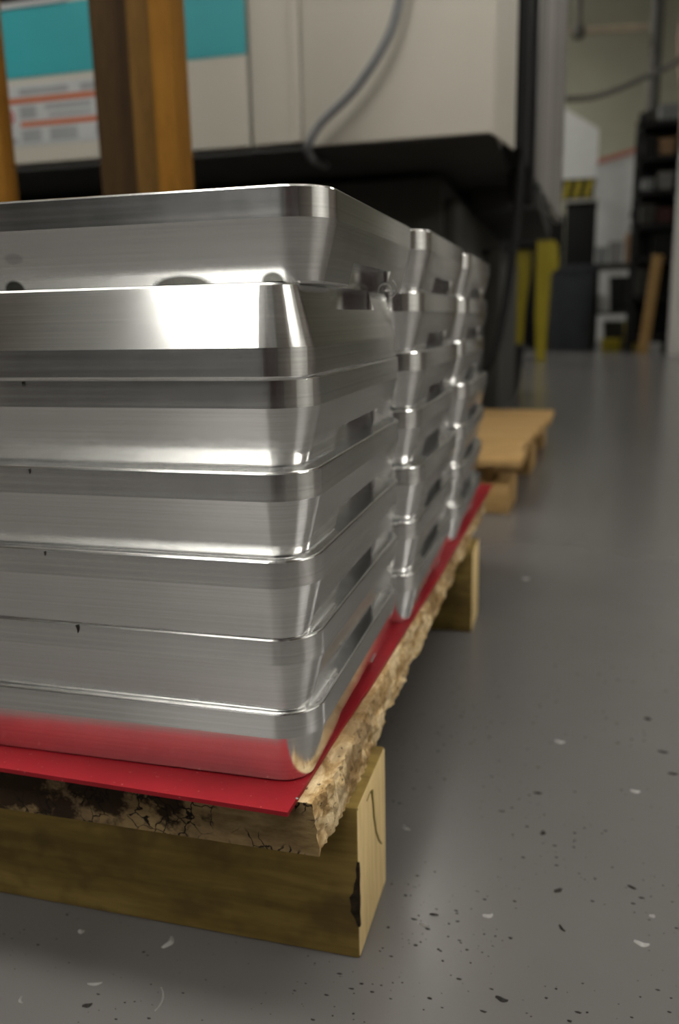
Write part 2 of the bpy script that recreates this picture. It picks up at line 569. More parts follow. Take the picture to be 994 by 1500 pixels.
for si, (nm, sx, sy, rows, pitch) in enumerate(STACKS):
    for ri, (dx, dy, rz, flip) in enumerate(rows):
        zb = SHEET_TOP + (6 - ri) * pitch
        me = BLOCK_REFL if (si, ri) == (0, 0) else BLOCK
        o = link('aluminium_block', me)
        cx, cy = sx + dx / 1000 - BW / 2, sy + dy / 1000 + BD / 2
        o.location = (cx, cy, zb + (BH if flip else 0))
        o.rotation_euler = (0, math.pi if flip else 0, math.radians(rz))
        ex = EXTRA.get((si, ri), 'with side notch')
        S(o, None, 'aluminium block, %s of %s, %s' % (ORD[ri], nm, ex), 'metal block', 'machined aluminium blocks on the red sheet')

# ------------------------------------------------------------------ red sheet
bm = bmesh.new()
sheet = [(-0.0148, -0.0105), (-0.0115, 0.096), (-0.0070, 0.18), (-0.0032, 0.295), (0.0018, 0.448), (0.0048, 0.616), (0.0070, 0.745), (0.0115, 0.998), (-0.62, 1.012), (-0.62, 0.004)]
lo = [bm.verts.new((x, y, 0.154)) for x, y in sheet]
hi = [bm.verts.new((x, y, 0.1569)) for x, y in sheet]
for k in range(len(sheet)):
    j = (k + 1) % len(sheet)
    bm.faces.new((lo[k], lo[j], hi[j], hi[k]))
bm.faces.new(lo[::-1]); bm.faces.new(hi)
S(link('plastic_sheet', to_mesh(bm, 'plastic_sheet'), RED), None, 'thin red plastic sheet lying between pallet deck and aluminium blocks', 'sheet')

# ------------------------------------------------------------------ near pallet
pal = empty('wooden_pallet', (0, 0, 0), 0, 'rough wooden pallet with torn wane edge carrying the aluminium blocks', 'pallet')
def wane_board(name, x0, x1, y0, y1, z0, z1, right_wane=True):
    bm = bmesh.new()
    ny, nz = 520, 16
    prev = None
    T = z1 - z0
    secs = []
    for j in range(ny + 1):
        y = y0 + (y1 - y0) * (j / ny)
        sec = [bm.verts.new((x0, y, z0)), bm.verts.new((x0, y, z1))]
        top_in = 0.034
        for k in range(7):                       # top strip near the wane
            x = x1 - top_in + (top_in - 0.004) * k / 6
            dz = noise.noise(Vector((x * 60, y * 45, 2))) * 0.0012 * (k / 6) - 0.0006 * (k / 6)
            sec.append(bm.verts.new((x, y, z1 + min(0, dz))))
        for k in range(nz + 1):                  # torn side from top to bottom
            t = k / nz
            z = z1 - T * t
            a = noise.noise(Vector((1.7, y * 16, z * 14))) * 0.0030
            v = noise.voronoi(Vector((2.0, y * 95 + a * 200, z * 70)))[0]
            b = (v[1] - v[0]) * 0.0042 - 0.0016
            c = noise.noise(Vector((3.3, y * 330, z * 210))) * 0.0016
            e = max(0.0, noise.noise(Vector((5.5, y * 30, z * 18)))) * -0.0055
            x = x1 + 0.0022 + a + b + c + e - 0.002 * (1 - t) ** 4 + 0.0015 * t
            if k == 0: z -= 0.0006
            sec.append(bm.verts.new((x, y, max(z, z0 - 0.0))))
        secs.append(sec)
    n = len(secs[0])
    for a, b in zip(secs[:-1], secs[1:]):
        for k in range(n):
            f = bm.faces.new((a[k], a[(k + 1) % n], b[(k + 1) % n], b[k]))
            f.material_index = 1
    bm.faces.new(secs[0][::-1]).material_index = 0
    bm.faces.new(secs[-1]).material_index = 0
    me = to_mesh(bm, name, 22)
    me.materials.append(SPALT)
    me.materials.append(CRUMB)
    return me
dbz0, dbz1 = 0.1178, 0.154
me = wane_board('deck_board', -0.300, -0.0015, 0.0066, 0.995, 0.0, dbz1 - dbz0)
d = link('deck_board', me, None, pal, (0, 0, dbz0))
d['label'] = 'wide spalted deck board with crumbling torn edge'
box('deck_board', (-0.63, -0.306, 0.0066, 0.995, 0, dbz1 - dbz0), SPALT, pal, 0.002, (0, 0, dbz0))

def stringer(name, x0, x1, y0, y1, z1, split=False):
    bm = bmesh.new()
    add_box(bm, x0, x1, y0, y1, 0, z1, bev=0.002)
    bmesh.ops.recalc_face_normals(bm, faces=bm.faces[:])
    for f in bm.faces:
        if f.normal.x > 0.9: f.material_index = 1
    me = to_mesh(bm, name, 30)
    me.materials.append(STRINGER)
    me.materials.append(STRINGER_END)
    return link(name, me, None, pal)
s1 = stringer('stringer', -0.62, 0.0085, 0.0622, 0.149, 0.1178)
# check (crack) in the end grain, from the top down
def strip(name, pts, w, mat, parent, thick=0.0006):
    """thin raised ribbon on the end face (plane x = const): pts are (y, z, half width)"""
    bm = bmesh.new()
    A, B = [], []
    for y, z, hw in pts:
        A.append((bm.verts.new((w, y - hw, z)), bm.verts.new((w + thick, y - hw * 0.8, z))))
        B.append((bm.verts.new((w, y + hw, z)), bm.verts.new((w + thick, y + hw * 0.8, z))))
    for i in range(len(pts) - 1):
        bm.faces.new((A[i][1], B[i][1], B[i + 1][1], A[i + 1][1]))
        bm.faces.new((A[i][0], A[i][1], A[i + 1][1], A[i + 1][0]))
        bm.faces.new((B[i][0], B[i][1], B[i + 1][1], B[i + 1][0]))
    return link(name, to_mesh(bm, name), mat, parent)
CRACK = plain('sap_filled_crack', (0.13, 0.095, 0.015), 0.7, var=0.3, scale=300)
strip('crack', [(0.088, 0.1085, 0.0012), (0.097, 0.1092, 0.0020), (0.1035, 0.1065, 0.0028), (0.106, 0.096, 0.0018), (0.1085, 0.083, 0.0020), (0.115, 0.066, 0.0015), (0.124, 0.053, 0.0013), (0.133, 0.044, 0.0006)], 0.0084, CRACK, s1)
# bark left on the lower front corner of the near stringer
bm = bmesh.new()
prof = [(0.078, 0.0008), (0.072, 0.0018), (0.066, 0.0014), (0.060, 0.0032), (0.053, 0.0040), (0.049, 0.0066), (0.043, 0.0056), (0.038, 0.0060), (0.033, 0.0030), (0.027, 0.0012)]
A = [bm.verts.new((0.0092, 0.0612, z)) for z, w in prof]
B = [bm.verts.new((0.0085 - w, 0.0612, z)) for z, w in prof]
C = [bm.verts.new((0.0092, 0.0622 + 0.0012 + 0.001 * math.sin(z * 300), z)) for z, w in prof]
D = [bm.verts.new((0.0085 - w, 0.0623, z)) for z, w in prof]
for i in range(len(prof) - 1):
    bm.faces.new((A[i], B[i], B[i + 1], A[i + 1]))
    bm.faces.new((A[i], A[i + 1], C[i + 1], C[i]))
    bm.faces.new((B[i], D[i], D[i + 1], B[i + 1]))
link('bark', to_mesh(bm, 'bark'), BARK, s1)
s2 = stringer('stringer', -0.62, 0.0125, 0.706, 0.785, 0.1178)

# ------------------------------------------------------------------ second pallet
p2 = empty('wooden_pallet', (0.012, 1.45, 0), math.radians(-2.3), 'bare narrow tan wooden pallet on the floor behind the stacks', 'pallet')
for (y0, y1, dx) in ((0.0, 0.17, 0.0), (0.50, 0.68, 0.004), (0.98, 1.12, 0.0)):
    box('cross_beam', (-0.20, dx - 0.002, y0, y1, 0, 0.068), PALLET_WOOD, p2, 0.003)
for x in (-0.05, -0.15):
    box('stringer', (x - 0.04, x, 0.02, 1.10, 0.068, 0.110), PALLET_WOOD, p2, 0.002)
for k in range(7):
    y0 = -0.02 + k * 0.148
    box('deck_board', (-0.205, 0.014 + (0.010, -0.004, 0.0, 0.006, 0.012, 0.02, 0.016)[k], y0, y0 + 0.142, 0.110, 0.128), PALLET_WOOD, p2, 0.002)

# ------------------------------------------------------------------ milling machine
MY = 1.9
mc = empty('milling_machine', (0, MY, 0), 0, 'large cream milling machine with teal band and overhanging enclosure', 'machine')
def mbox(name, b, mat, parent=mc, bev=0.003):
    return box(name, b, mat, parent, bev)
# front panels, seams between them
mbox('front_panel', (-2.6, -0.742, 0.0, 0.03, 0.905, 2.3), CREAM)
mbox('front_panel', (-0.734, -0.592, 0.0, 0.03, 0.905, 2.3), CREAM)
mbox('front_panel', (-0.588, -0.080, -0.004, 0.03, 0.892, 2.3), CREAM)
mbox('panel_rib', (-0.622, -0.592, -0.006, 0.0, 0.905, 2.3), CREAM)
mbox('enclosure', (-2.6, -0.085, 0.03, 0.26, 0.893, 2.3), CREAM_GREY)
mbox('underside', (-2.6, -0.082, 0.004, 1.6, 0.885, 0.893), UNDER)
bm = bmesh.new()
sp = [(-0.080, 0.0), (-0.044, 0.22), (-0.052, 0.222), (-0.088, 0.0)]
lo = [bm.verts.new((x, y, 0.887)) for x, y in sp]
hi = [bm.verts.new((x, y, 2.3)) for x, y in sp]
for k in range(4):
    bm.faces.new((lo[k], lo[(k + 1) % 4], hi[(k + 1) % 4], hi[k]))
bm.faces.new(lo[::-1]); bm.faces.new(hi)
link('side_panel', to_mesh(bm, 'side_panel'), CREAM, mc)
mbox('side_column', (-0.20, -0.026, 0.262, 0.62, 0.893, 2.3), BLACK)
mbox('rear_enclosure', (-2.6, -0.20, 0.26, 1.6, 0.893, 2.3), CREAM_GREY)
# casting under the overhang
base = mbox('base_casting', (-2.4, -0.275, 0.42, 2.2, 0.0, 0.86), DKGREY, bev=0.01)
mbox('access_slot', (-0.2755, -0.272, 0.66, 0.80, 0.50, 0.72), BLACK, base, 0.0)
mbox('side_guard', (-0.275, -0.235, 0.46, 2.2, 0.0, 0.80), DKGREY, bev=0.006)
mbox('coolant_tank', (-0.235, -0.165, 1.3, 2.4, 0.0, 0.70), DKGREY, bev=0.006)
mbox('chip_chute', (-0.235, 0.0, 0.90, 2.2, 0.80, 0.885), UNDER, bev=0.006)
mbox('plinth', (-2.45, -0.30, 0.36, 0.42, 0.0, 0.10), BLACK)
# teal band and its fixings
tb = mbox('teal_band', (-2.6, -0.742, -0.002, 0.0, 1.136, 1.318), TEAL, bev=0)
for z in (1.172, 1.216):
    bm = bmesh.new()
    add_tube(bm, [(0.010 * math.cos(a), 0, 0.010 * math.sin(a)) for a in [2 * math.pi * k / 20 for k in range(21)]], 0.0022, 6, cap=False)
    link('fixing_ring', to_mesh(bm, 'fixing_ring', 60), LABEL_W, tb, (-0.930, -0.003, z))
mbox('trim_strip', (-2.6, -1.27, -0.006, 0.0, 1.318, 1.332), LABEL_W, bev=0)
mbox('window_frame', (-2.6, -1.30, -0.004, 0.0, 1.332, 1.9), BLACK, bev=0)
# warning label
lb = mbox('warning_label', (-1.54, -1.10, -0.002, 0.0, 0.952, 1.118), LABEL_W, bev=0)
mbox('label_bar', (-1.535, -1.10, -0.0030, -0.002, 1.068, 1.083), ORANGE, lb, 0)
mbox('label_bar', (-1.455, -1.10, -0.0030, -0.002, 1.004, 1.018), ORANGE, lb, 0)
for (x0, x1, z0, z1) in ((-1.45, -1.29, 1.090, 1.106), (-1.25, -1.12, 1.088, 1.106), (-1.455, -1.40, 1.026, 1.060), (-1.37, -1.22, 1.046, 1.060), (-1.19, -1.11, 1.026, 1.060),
                         (-1.36, -1.22, 1.026, 1.036), (-1.455, -1.39, 0.962, 0.996), (-1.36, -1.27, 0.962, 0.996), (-1.21, -1.11, 0.964, 0.996), (-1.53, -1.47, 0.960, 0.975)):
    mbox('text_block', (x0, x1, -0.0028, -0.002, z0, z1), LABEL_TXT, lb, 0)
bm = bmesh.new()
add_tube(bm, [(0.016 * math.cos(a), 0, 0.016 * math.sin(a)) for a in [2 * math.pi * k / 20 for k in range(21)]], 0.004, 6, cap=False)
link('prohibition_ring', to_mesh(bm, 'prohibition_ring', 60), LRED, lb, (-1.493, -0.003, 1.034))
# angled stainless side cover
bm = bmesh.new()
p0, p1 = Vector((-0.010, 0.74, 0)), Vector((0.050, 2.25, 0))
nrm = Vector((p1.y - p0.y, -(p1.x - p0.x), 0)).normalized()
q = []
for p, zb in ((p0, 0.885), (p0.lerp(p1, 0.5), 0.885), (p1, 0.885)):
    q.append([bm.verts.new(p + Vector((0, 0, zb))), bm.verts.new(p + Vector((0, 0, 2.6))), bm.verts.new(p - nrm * 0.03 + Vector((0, 0, 2.6))), bm.verts.new(p - nrm * 0.03 + Vector((0, 0, zb)))])
for i in range(2):
    for k in range(4):
        bm.faces.new((q[i][k], q[i][(k + 1) % 4], q[i + 1][(k + 1) % 4], q[i + 1][k]))
bm.faces.new(q[0]); bm.faces.new(q[2][::-1])
link('stainless_cover', to_mesh(bm, 'stainless_cover'), STEEL, mc)
mbox('cover_post', (-0.09, -0.012, 0.62, 0.72, 0.80, 2.6), BLACK)

# hose in front of the machine, and its strap-like black cable at the corner
hp = spline([(-0.285, 1.84, 1.60), (-0.292, 1.84, 1.32), (-0.312, 1.84, 1.205), (-0.347, 1.84, 1.112), (-0.428, 1.84, 1.009), (-0.521, 1.842, 0.935), (-0.562, 1.85, 0.880), (-0.570, 1.91, 0.862), (-0.576, 1.99, 0.866), (-0.58, 2.08, 0.872)], 72)
S(tube('conduit_hose', hp, 0.011, HOSE, None, 12), None, 'grey flexible hose drooping in front of the cream machine', 'hose')
cp = spline([(-0.030, 2.2, 2.0), (-0.029, 2.2, 1.284), (-0.030, 2.2, 0.934), (-0.043, 2.2, 0.655), (-0.074, 2.2, 0.421), (-0.105, 2.2, 0.30), (-0.16, 2.24, 0.24), (-0.225, 2.352, 0.22)], 60)
S(tube('black_cable', cp, 0.012, BLACK, None, 10), None, 'thick black cable hanging down beside the steel corner of the machine', 'cable')

# ------------------------------------------------------------------ timber uprights
tf = empty('timber_post', (0, 1.05, 0), 0, 'amber timber upright with a brown board behind it, rising behind the stack', 'post')
box('front_stud', (-0.601, -0.560, 0.0, 0.065, 0, 2.2), POST_WOOD, tf, 0.003)
box('side_board', (-0.660, -0.6015, 0.03, 0.06, 0, 2.2), POST_BROWN, tf, 0.003)
box('back_board', (-0.755, -0.662, 0.066, 0.104, 0, 2.2), POST_SHADED, tf, 0.003)
t2 = box('timber_post', (-0.045, 0.045, -0.02, 0.02, 0, 2.2), POST_WOOD, None, 0.003, (-0.952, 1.05, 0))
S(t2, None, 'single amber timber upright at the left edge of the photo', 'post')

# ------------------------------------------------------------------ far end of the shop
# black tub beside the machine foot
tub = empty('plastic_tub', (-0.28, 4.6, 0), 0, 'low black plastic tub on the floor beyond the second pallet', 'tub')
lathe('tub_body', [(0.11, 0), (0.12, 0.02), (0.14, 0.26), (0.128, 0.26), (0.11, 0.05)], BLACK, tub, 24, square=3)
lathe('tub_rim', [(0.140, 0.245), (0.150, 0.25), (0.150, 0.27), (0.128, 0.27), (0.128, 0.26)], BLACK, tub, 24, square=3)

# yellow folding floor stand
ys = empty('floor_stand', (-0.23, 8.0, 0), 0, 'yellow plastic folding floor stand left of the grey bin', 'sign')
def panel(name, pts, y0, y1, mat, parent):
    bm = bmesh.new()
    lo = [bm.verts.new((x, y0 + (0 if not callable(y0) else 0), z)) for x, z in pts]
    hi = [bm.verts.new((x, y1, z)) for x, z in pts]
    n = len(pts)
    for k in range(n):
        bm.faces.new((lo[k], lo[(k + 1) % n], hi[(k + 1) % n], hi[k]))
    bm.faces.new(lo[::-1]); bm.faces.new(hi)
    return link(name, to_mesh(bm, name), mat, parent)
panel('front_leaf', [(0.02, 0.0), (0.11, 0.0), (0.115, 0.30), (0.14, 0.82), (0.205, 0.86), (0.19, 1.06), (0.16, 1.11), (0.0, 1.11), (0.0, 0.45)], 0.0, 0.03, YELLOW, ys)
panel('rear_leaf', [(-0.20, 0.0), (-0.12, 0.0), (-0.10, 0.50), (-0.05, 0.90), (-0.06, 1.10), (-0.19, 1.10), (-0.19, 0.60)], 0.10, 0.13, YELLOW, ys)
box('hinge', (-0.19, 0.16, 0.03, 0.10, 1.04, 1.10), BLACK, ys, 0.005)

# grey bin
bn = empty('waste_bin', (0.085, 10.5, 0), 0, 'tall slate grey waste bin at the far end of the aisle', 'bin')
lathe('bin_body', [(0.235, 0), (0.245, 0.02), (0.285, 0.96), (0.265, 0.96), (0.22, 0.1)], BINGREY, bn, 32, square=4)
lathe('bin_rim', [(0.285, 0.94), (0.305, 0.95), (0.305, 1.0), (0.265, 1.0), (0.265, 0.96)], BINGREY, bn, 32, square=4)

# dark machine with hazard panel and pale housing
fm = empty('shop_machine', (0.11, 11.5, 0), 0, 'far machine with black body, hazard stripe panel and pale tall housing', 'machine')
box('body', (-0.14, 0.245, 0, 0.8, 0, 1.86), BLACK, fm, 0.01)
box('control_cabinet', (-1.3, -0.16, 0.1, 0.8, 0, 1.72), BLACK, fm, 0.01)
box('hazard_panel', (-0.22, 0.20, -0.02, 0.0, 1.88, 2.13), BLACK, fm, 0.0)
for k in range(3):
    x = -0.20 + k * 0.135
    panel('hazard_stripe', [(x, 1.90), (x + 0.07, 1.90), (x + 0.12, 2.11), (x + 0.05, 2.11)], -0.026, -0.02, YELLOW, fm)
bm = bmesh.new()
hz = [(-0.30, 0.0), (0.23, 0.0), (0.23, 0.9), (-0.30, 0.9)]
lo = [bm.verts.new((x, y, 2.13)) for x, y in hz]
hi = [bm.verts.new((x, y, z)) for (x, y), z in zip(hz, (3.05, 2.72, 2.72, 3.05))]
for k in range(4):
    bm.faces.new((lo[k], lo[(k + 1) % 4], hi[(k + 1) % 4], hi[k]))
bm.faces.new(lo[::-1]); bm.faces.new(hi)
link('housing', to_mesh(bm, 'housing'), WHITE, fm)
box('ledge', (-0.16, 0.26, -0.04, 0.8, 1.84, 1.88), CREAM_GREY, fm, 0.004)

# white partition with red top rail
pt = empty('partition', (0.6, 14.0, 0), 0, 'white partition with faded red top rail behind the bench', 'partition')
panel('board', [(-0.6, 0.0), (1.6, 0.0), (1.6, 3.12), (-0.6, 2.58)], 0.0, 0.08, WHITE, pt)
panel('top_rail', [(-0.6, 2.58), (1.6, 3.12), (1.6, 3.20), (-0.6, 2.66)], -0.02, 0.10, REDTRIM, pt)

# bench with clutter
be = empty('work_bench', (0.62, 11.2, 0), 0, 'dark cluttered work bench in front of the white partition', 'bench')
box('bench_top', (-0.27, 0.42, -0.30, 0.30, 0.98, 1.04), DKGREY, be, 0.005)
for sx in (-0.24, 0.39):
    for sy in (-0.27, 0.27):
        box('leg', (sx - 0.03, sx + 0.03, sy - 0.03, sy + 0.03, 0, 0.98), RACK, be)
box('lower_shelf', (-0.21, 0.36, -0.27, 0.27, 0.42, 0.46), DKGREY, be)
def thing_box(name, x, y, z, w, d, h, mat, label, cat, group=None, rz=0.0):
    """lidded carton or tote: tapered body with a proud lid"""
    e = empty(name, (x, y, z), rz, label, cat, group)
    bm = bmesh.new()
    t = 0.9
    lo = [bm.verts.new((sx * w / 2 * t, sy * d / 2 * t, 0)) for sx, sy in ((-1, -1), (1, -1), (1, 1), (-1, 1))]
    hi = [bm.verts.new((sx * w / 2, sy * d / 2, h * 0.86)) for sx, sy in ((-1, -1), (1, -1), (1, 1), (-1, 1))]
    for k in range(4):
        bm.faces.new((lo[k], lo[(k + 1) % 4], hi[(k + 1) % 4], hi[k]))
    bm.faces.new(lo[::-1]); bm.faces.new(hi)
    link('body', to_mesh(bm, 'body'), mat, e)
    box('lid', (-w / 2 - 0.006, w / 2 + 0.006, -d / 2 - 0.006, d / 2 + 0.006, h * 0.86, h), mat, e, 0.004)
    return e
G1 = 'things on the far work bench'
thing_box('storage_tote', 0.43, 11.1, 1.04, 0.14, 0.3, 0.20, LABEL_TXT, 'grey lidded tote at the left end of the bench', 'tote', G1)
thing_box('storage_tote', 0.60, 11.1, 1.04, 0.16, 0.3, 0.26, FLECK_W, 'white lidded tote standing on the middle of the bench', 'tote', G1)
thing_box('carton', 0.80, 11.1, 1.04, 0.18, 0.3, 0.34, CARD, 'brown carton on the bench under the pale jar', 'carton', G1)
thing_box('storage_tote', 0.47, 11.1, 0.46, 0.12, 0.3, 0.20, WHITE, 'white tote on the lower shelf of the bench', 'tote', G1)
thing_box('storage_tote', 0.72, 11.1, 0.46, 0.34, 0.3, 0.42, RACK, 'large black tote on the lower shelf of the bench', 'tote', G1)
thing_box('storage_tote', 0.70, 11.1, 0.0, 0.40, 0.4, 0.34, DKGREY, 'dark tote on the floor under the bench', 'tote', G1)
j = empty('jar', (0.80, 11.1, 1.38), 0, 'pale jar with black lid standing on the brown carton', 'jar', G1)
lathe('jar_body', [(0.07, 0), (0.08, 0.02), (0.08, 0.16), (0.05, 0.20)], LABEL_W, j, 20)
lathe('lid', [(0.05, 0.20), (0.055, 0.21), (0.055, 0.27), (0.04, 0.275)], BLACK, j, 20)
thing_box('floor_crate', 0.56, 10.25, 0.0, 0.22, 0.25, 0.14, YELLOW, 'low yellow crate on the floor in front of the bench', 'crate', 'crates by the bench')
thing_box('floor_crate', 0.80, 10.3, 0.0, 0.18, 0.25, 0.34, plain('ochre_plastic', (0.28, 0.21, 0.03), 0.6), 'ochre upright crate on the floor between bench and rack', 'crate', 'crates by the bench')

# black shelving rack
rk = empty('shelving_rack', (0.93, 9.75, 0), 0, 'tall black shelving rack beside the white column', 'rack')
RX0, RX1, RY0, RY1 = -0.20, 0.20, -0.2, 0.25
for x in (RX0, RX1):
    for y in (RY0, RY1):
        box('upright', (x - 0.025, x + 0.025, y - 0.02, y + 0.02, 0, 2.46), RACK, rk)
shelf_z = [0.18, 0.62, 1.02, 1.36, 1.70, 2.04, 2.38]
for z in shelf_z:
    box('shelf', (RX0 - 0.02, RX1 + 0.02, RY0 - 0.02, RY1 + 0.02, z - 0.05, z), RACK, rk)
box('back_panel', (RX0, RX1, RY1 + 0.02, RY1 + 0.03, 0.1, 2.46), RACK, rk)
G2 = 'things on the black rack'
items = [(1, -0.09, 0.16, 0.28, DKGREY, 'dark grey tote low on the rack'), (2, 0.08, 0.2, 0.24, RACK, 'black tote below the dark shelf pair'),
         (3, -0.08, 0.14, 0.2, DKGREY, 'dark tote on the fourth shelf of the rack, left'), (3, 0.09, 0.15, 0.16, plain('maroon_plastic', (0.10, 0.05, 0.045), 0.6), 'dull maroon tote on the fourth shelf of the rack'),
         (4, -0.10, 0.12, 0.12, LABEL_TXT, 'small grey tote beside the white one on the rack'), (4, 0.08, 0.15, 0.18, FLECK_W, 'white tote on the rack, third shelf from its top'),
         (5, 0.07, 0.16, 0.17, CARD, 'brown carton on the rack under the top shelf'), (5, -0.10, 0.14, 0.2, RACK, 'black tote beside the brown carton on the rack'),
         (6, -0.12, 0.10, 0.11, DKGREY, 'dark box on top of the rack'), (6, 0.08, 0.20, 0.16, LABEL_TXT, 'grey tote on top of the rack')]
for (si, x, w, h, m, lab) in items:
    thing_box('storage_tote' if m is not CARD else 'carton', 0.93 + x, 9.72, shelf_z[si], w, 0.3, h, m, lab, 'tote' if m is not CARD else 'carton', G2)

# plank leaning on the rack
bm = bmesh.new()
add_box(bm, -0.055, 0.055, -0.02, 0.02, 0, 1.05, 0.004)
pk = link('leaning_plank', to_mesh(bm, 'leaning_plank', 30), PALLET_WOOD, None, (0.86, 9.33, 0.0), (math.radians(-9), math.radians(6), 0))
S(pk, None, 'tan plank leaning against the black rack', 'plank')

# white column, pipes and cables at the far right
S(box('trim_1', (1.10, 1.75, 9.0, 9.35, 0, 6.6), WHITEWALL, None, 0.01), 'structure')
pp = empty('overhead_pipe', (0, 13.0, 0), 0, 'horizontal painted pipe with drop leg high on the khaki wall', 'pipe')
tube('run', [(-3.0, 0, 4.45), (0.96, 0, 4.255)], 0.045, PIPE, pp, 10)
tube('drop', [(0.03, -0.02, 6.595), (0.03, -0.02, 4.25)], 0.035, PIPE_D, pp, 10)
lathe('fitting', [(0.07, 4.20), (0.085, 4.24), (0.085, 4.32), (0.06, 4.36)], PIPE_D, pp, 16, (0.03, -0.02, 0))
v = tube('riser_pipe', [(1.06, 12.9, 0), (1.06, 12.9, 6.6)], 0.085, PIPE_D, None, 12)
S(v, None, 'thick vertical grey pipe rising behind the rack to the ceiling', 'pipe')
oc = tube('overhead_cable', spline([(-1.6, 7, 2.45), (-0.4, 7, 2.14), (0.008, 7, 2.093), (0.266, 7, 2.100), (0.563, 7, 2.193), (0.822, 7, 2.299), (1.6, 7, 2.75), (6.2, 7, 4.6)], 70), 0.022, PIPE_D, None, 10)
S(oc, None, 'dark cable sagging across the aisle above the rack', 'cable')
for k, (x, m, lab) in enumerate(((1.02, PINK, 'faded pink hose hanging on the front of the white column'), (1.075, LABEL_W, 'pale hose hanging beside the pink one on the column'))):
    hh = tube('air_hose', spline([(x + 0.02, 8.93, 3.6), (x - 0.02, 8.93, 3.0), (x + 0.03, 8.93, 2.5), (x + 0.06, 8.93, 2.05), (x + 0.12, 8.93, 1.85)], 36), 0.02, m, None, 8)
    S(hh, None, lab, 'hose', 'hoses on the column')

# ------------------------------------------------------------------ unseen cabinet added in place of a person, darkening the metal's reflections
tc = empty('reflection_cabinet', (0.75, -1.9, 0), math.radians(-20), 'dark maroon cabinet added behind the viewpoint for the metal to mirror', 'cabinet')
box('body', (-0.55, 0.55, -0.3, 0.3, 0.10, 1.25), MAROON, tc, 0.008)
for k in range(5):
    dr = box('reflection_cabinet_drawer', (-0.52, 0.52, 0.3, 0.315, 0.13 + k * 0.22, 0.33 + k * 0.22), MAROON, tc, 0.004)
    box('reflection_cabinet_handle', (-0.3, 0.3, 0.315, 0.335, 0.29 + k * 0.22, 0.305 + k * 0.22), HOSE, dr, 0.003)
for sx in (-0.45, 0.45):
    for sy in (-0.22, 0.22):
        lathe('reflection_cabinet_caster', [(0.03, 0), (0.045, 0.02), (0.045, 0.08), (0.03, 0.10)], BLACK, tc, 16, (sx, sy, 0))

# ------------------------------------------------------------------ shavings and debris
def curl(name, turns, r0, r1, w, thick, mat, loc, rot, label, pitch=0.0):
    bm = bmesh.new()
    n = int(24 * turns)
    L, R = [], []
    for k in range(n + 1):
        t = k / n
        a = t * turns * 2 * math.pi
        r = r0 + (r1 - r0) * t
        p = Vector((r * math.cos(a), r * math.sin(a), 0))
        z = pitch * t
        hw = w * (0.25 + 0.75 * math.sin(math.pi * min(1, t * 0.9 + 0.08)))
        L.append(bm.verts.new(p + Vector((0, 0, z - hw))))
        R.append(bm.verts.new(p * (1 + thick / r) + Vector((0, 0, z + hw))))
    for k in range(n):
        bm.faces.new((L[k], L[k + 1], R[k + 1], R[k]))
    o = link(name, to_mesh(bm, name, 60), mat, None, loc, rot)
    return S(o, None, label, 'shaving')
curl('metal_shaving', 1.15, 0.0034, 0.0078, 0.0016, 0.0006, SILVER, (0.0015, 0.197, 0.4570), (math.radians(78), 0, math.radians(18)), 'bright curled metal shaving stuck at the side notches near the top', 0.003)

def flake(name, x, y, L, w, ang, mat, label, z=0.0, bend=0.3, cat='debris', h=0.0012):
    bm = bmesh.new()
    n = 8
    T, B = [], []
    for k in range(n + 1):
        t = k / n
        cx = (t - 0.5) * L
        cy = bend * L * (t - 0.5) ** 2 * 2 + 0.08 * w * math.sin(7 * t)
        hw = w * 0.5 * (0.25 + math.sin(math.pi * (0.08 + 0.84 * t)) * 0.75)
        zz = h * (0.4 + math.sin(math.pi * t) * 1.0)
        T.append((bm.verts.new((cx, cy - hw, 0)), bm.verts.new((cx, cy, zz)), bm.verts.new((cx, cy + hw, h * 0.2))))
    for k in range(n):
        bm.faces.new((T[k][0], T[k + 1][0], T[k + 1][1], T[k][1]))
        bm.faces.new((T[k][1], T[k + 1][1], T[k + 1][2], T[k][2]))
        bm.faces.new((T[k][0], T[k][2], T[k + 1][2], T[k + 1][0]))
    o = link(name, to_mesh(bm, name), mat, None, (x, y, z + 0.0001), (0, 0, math.radians(ang)))
    return S(o, None, label, cat, None)
D, Wt = FLECK_D, FLECK_W
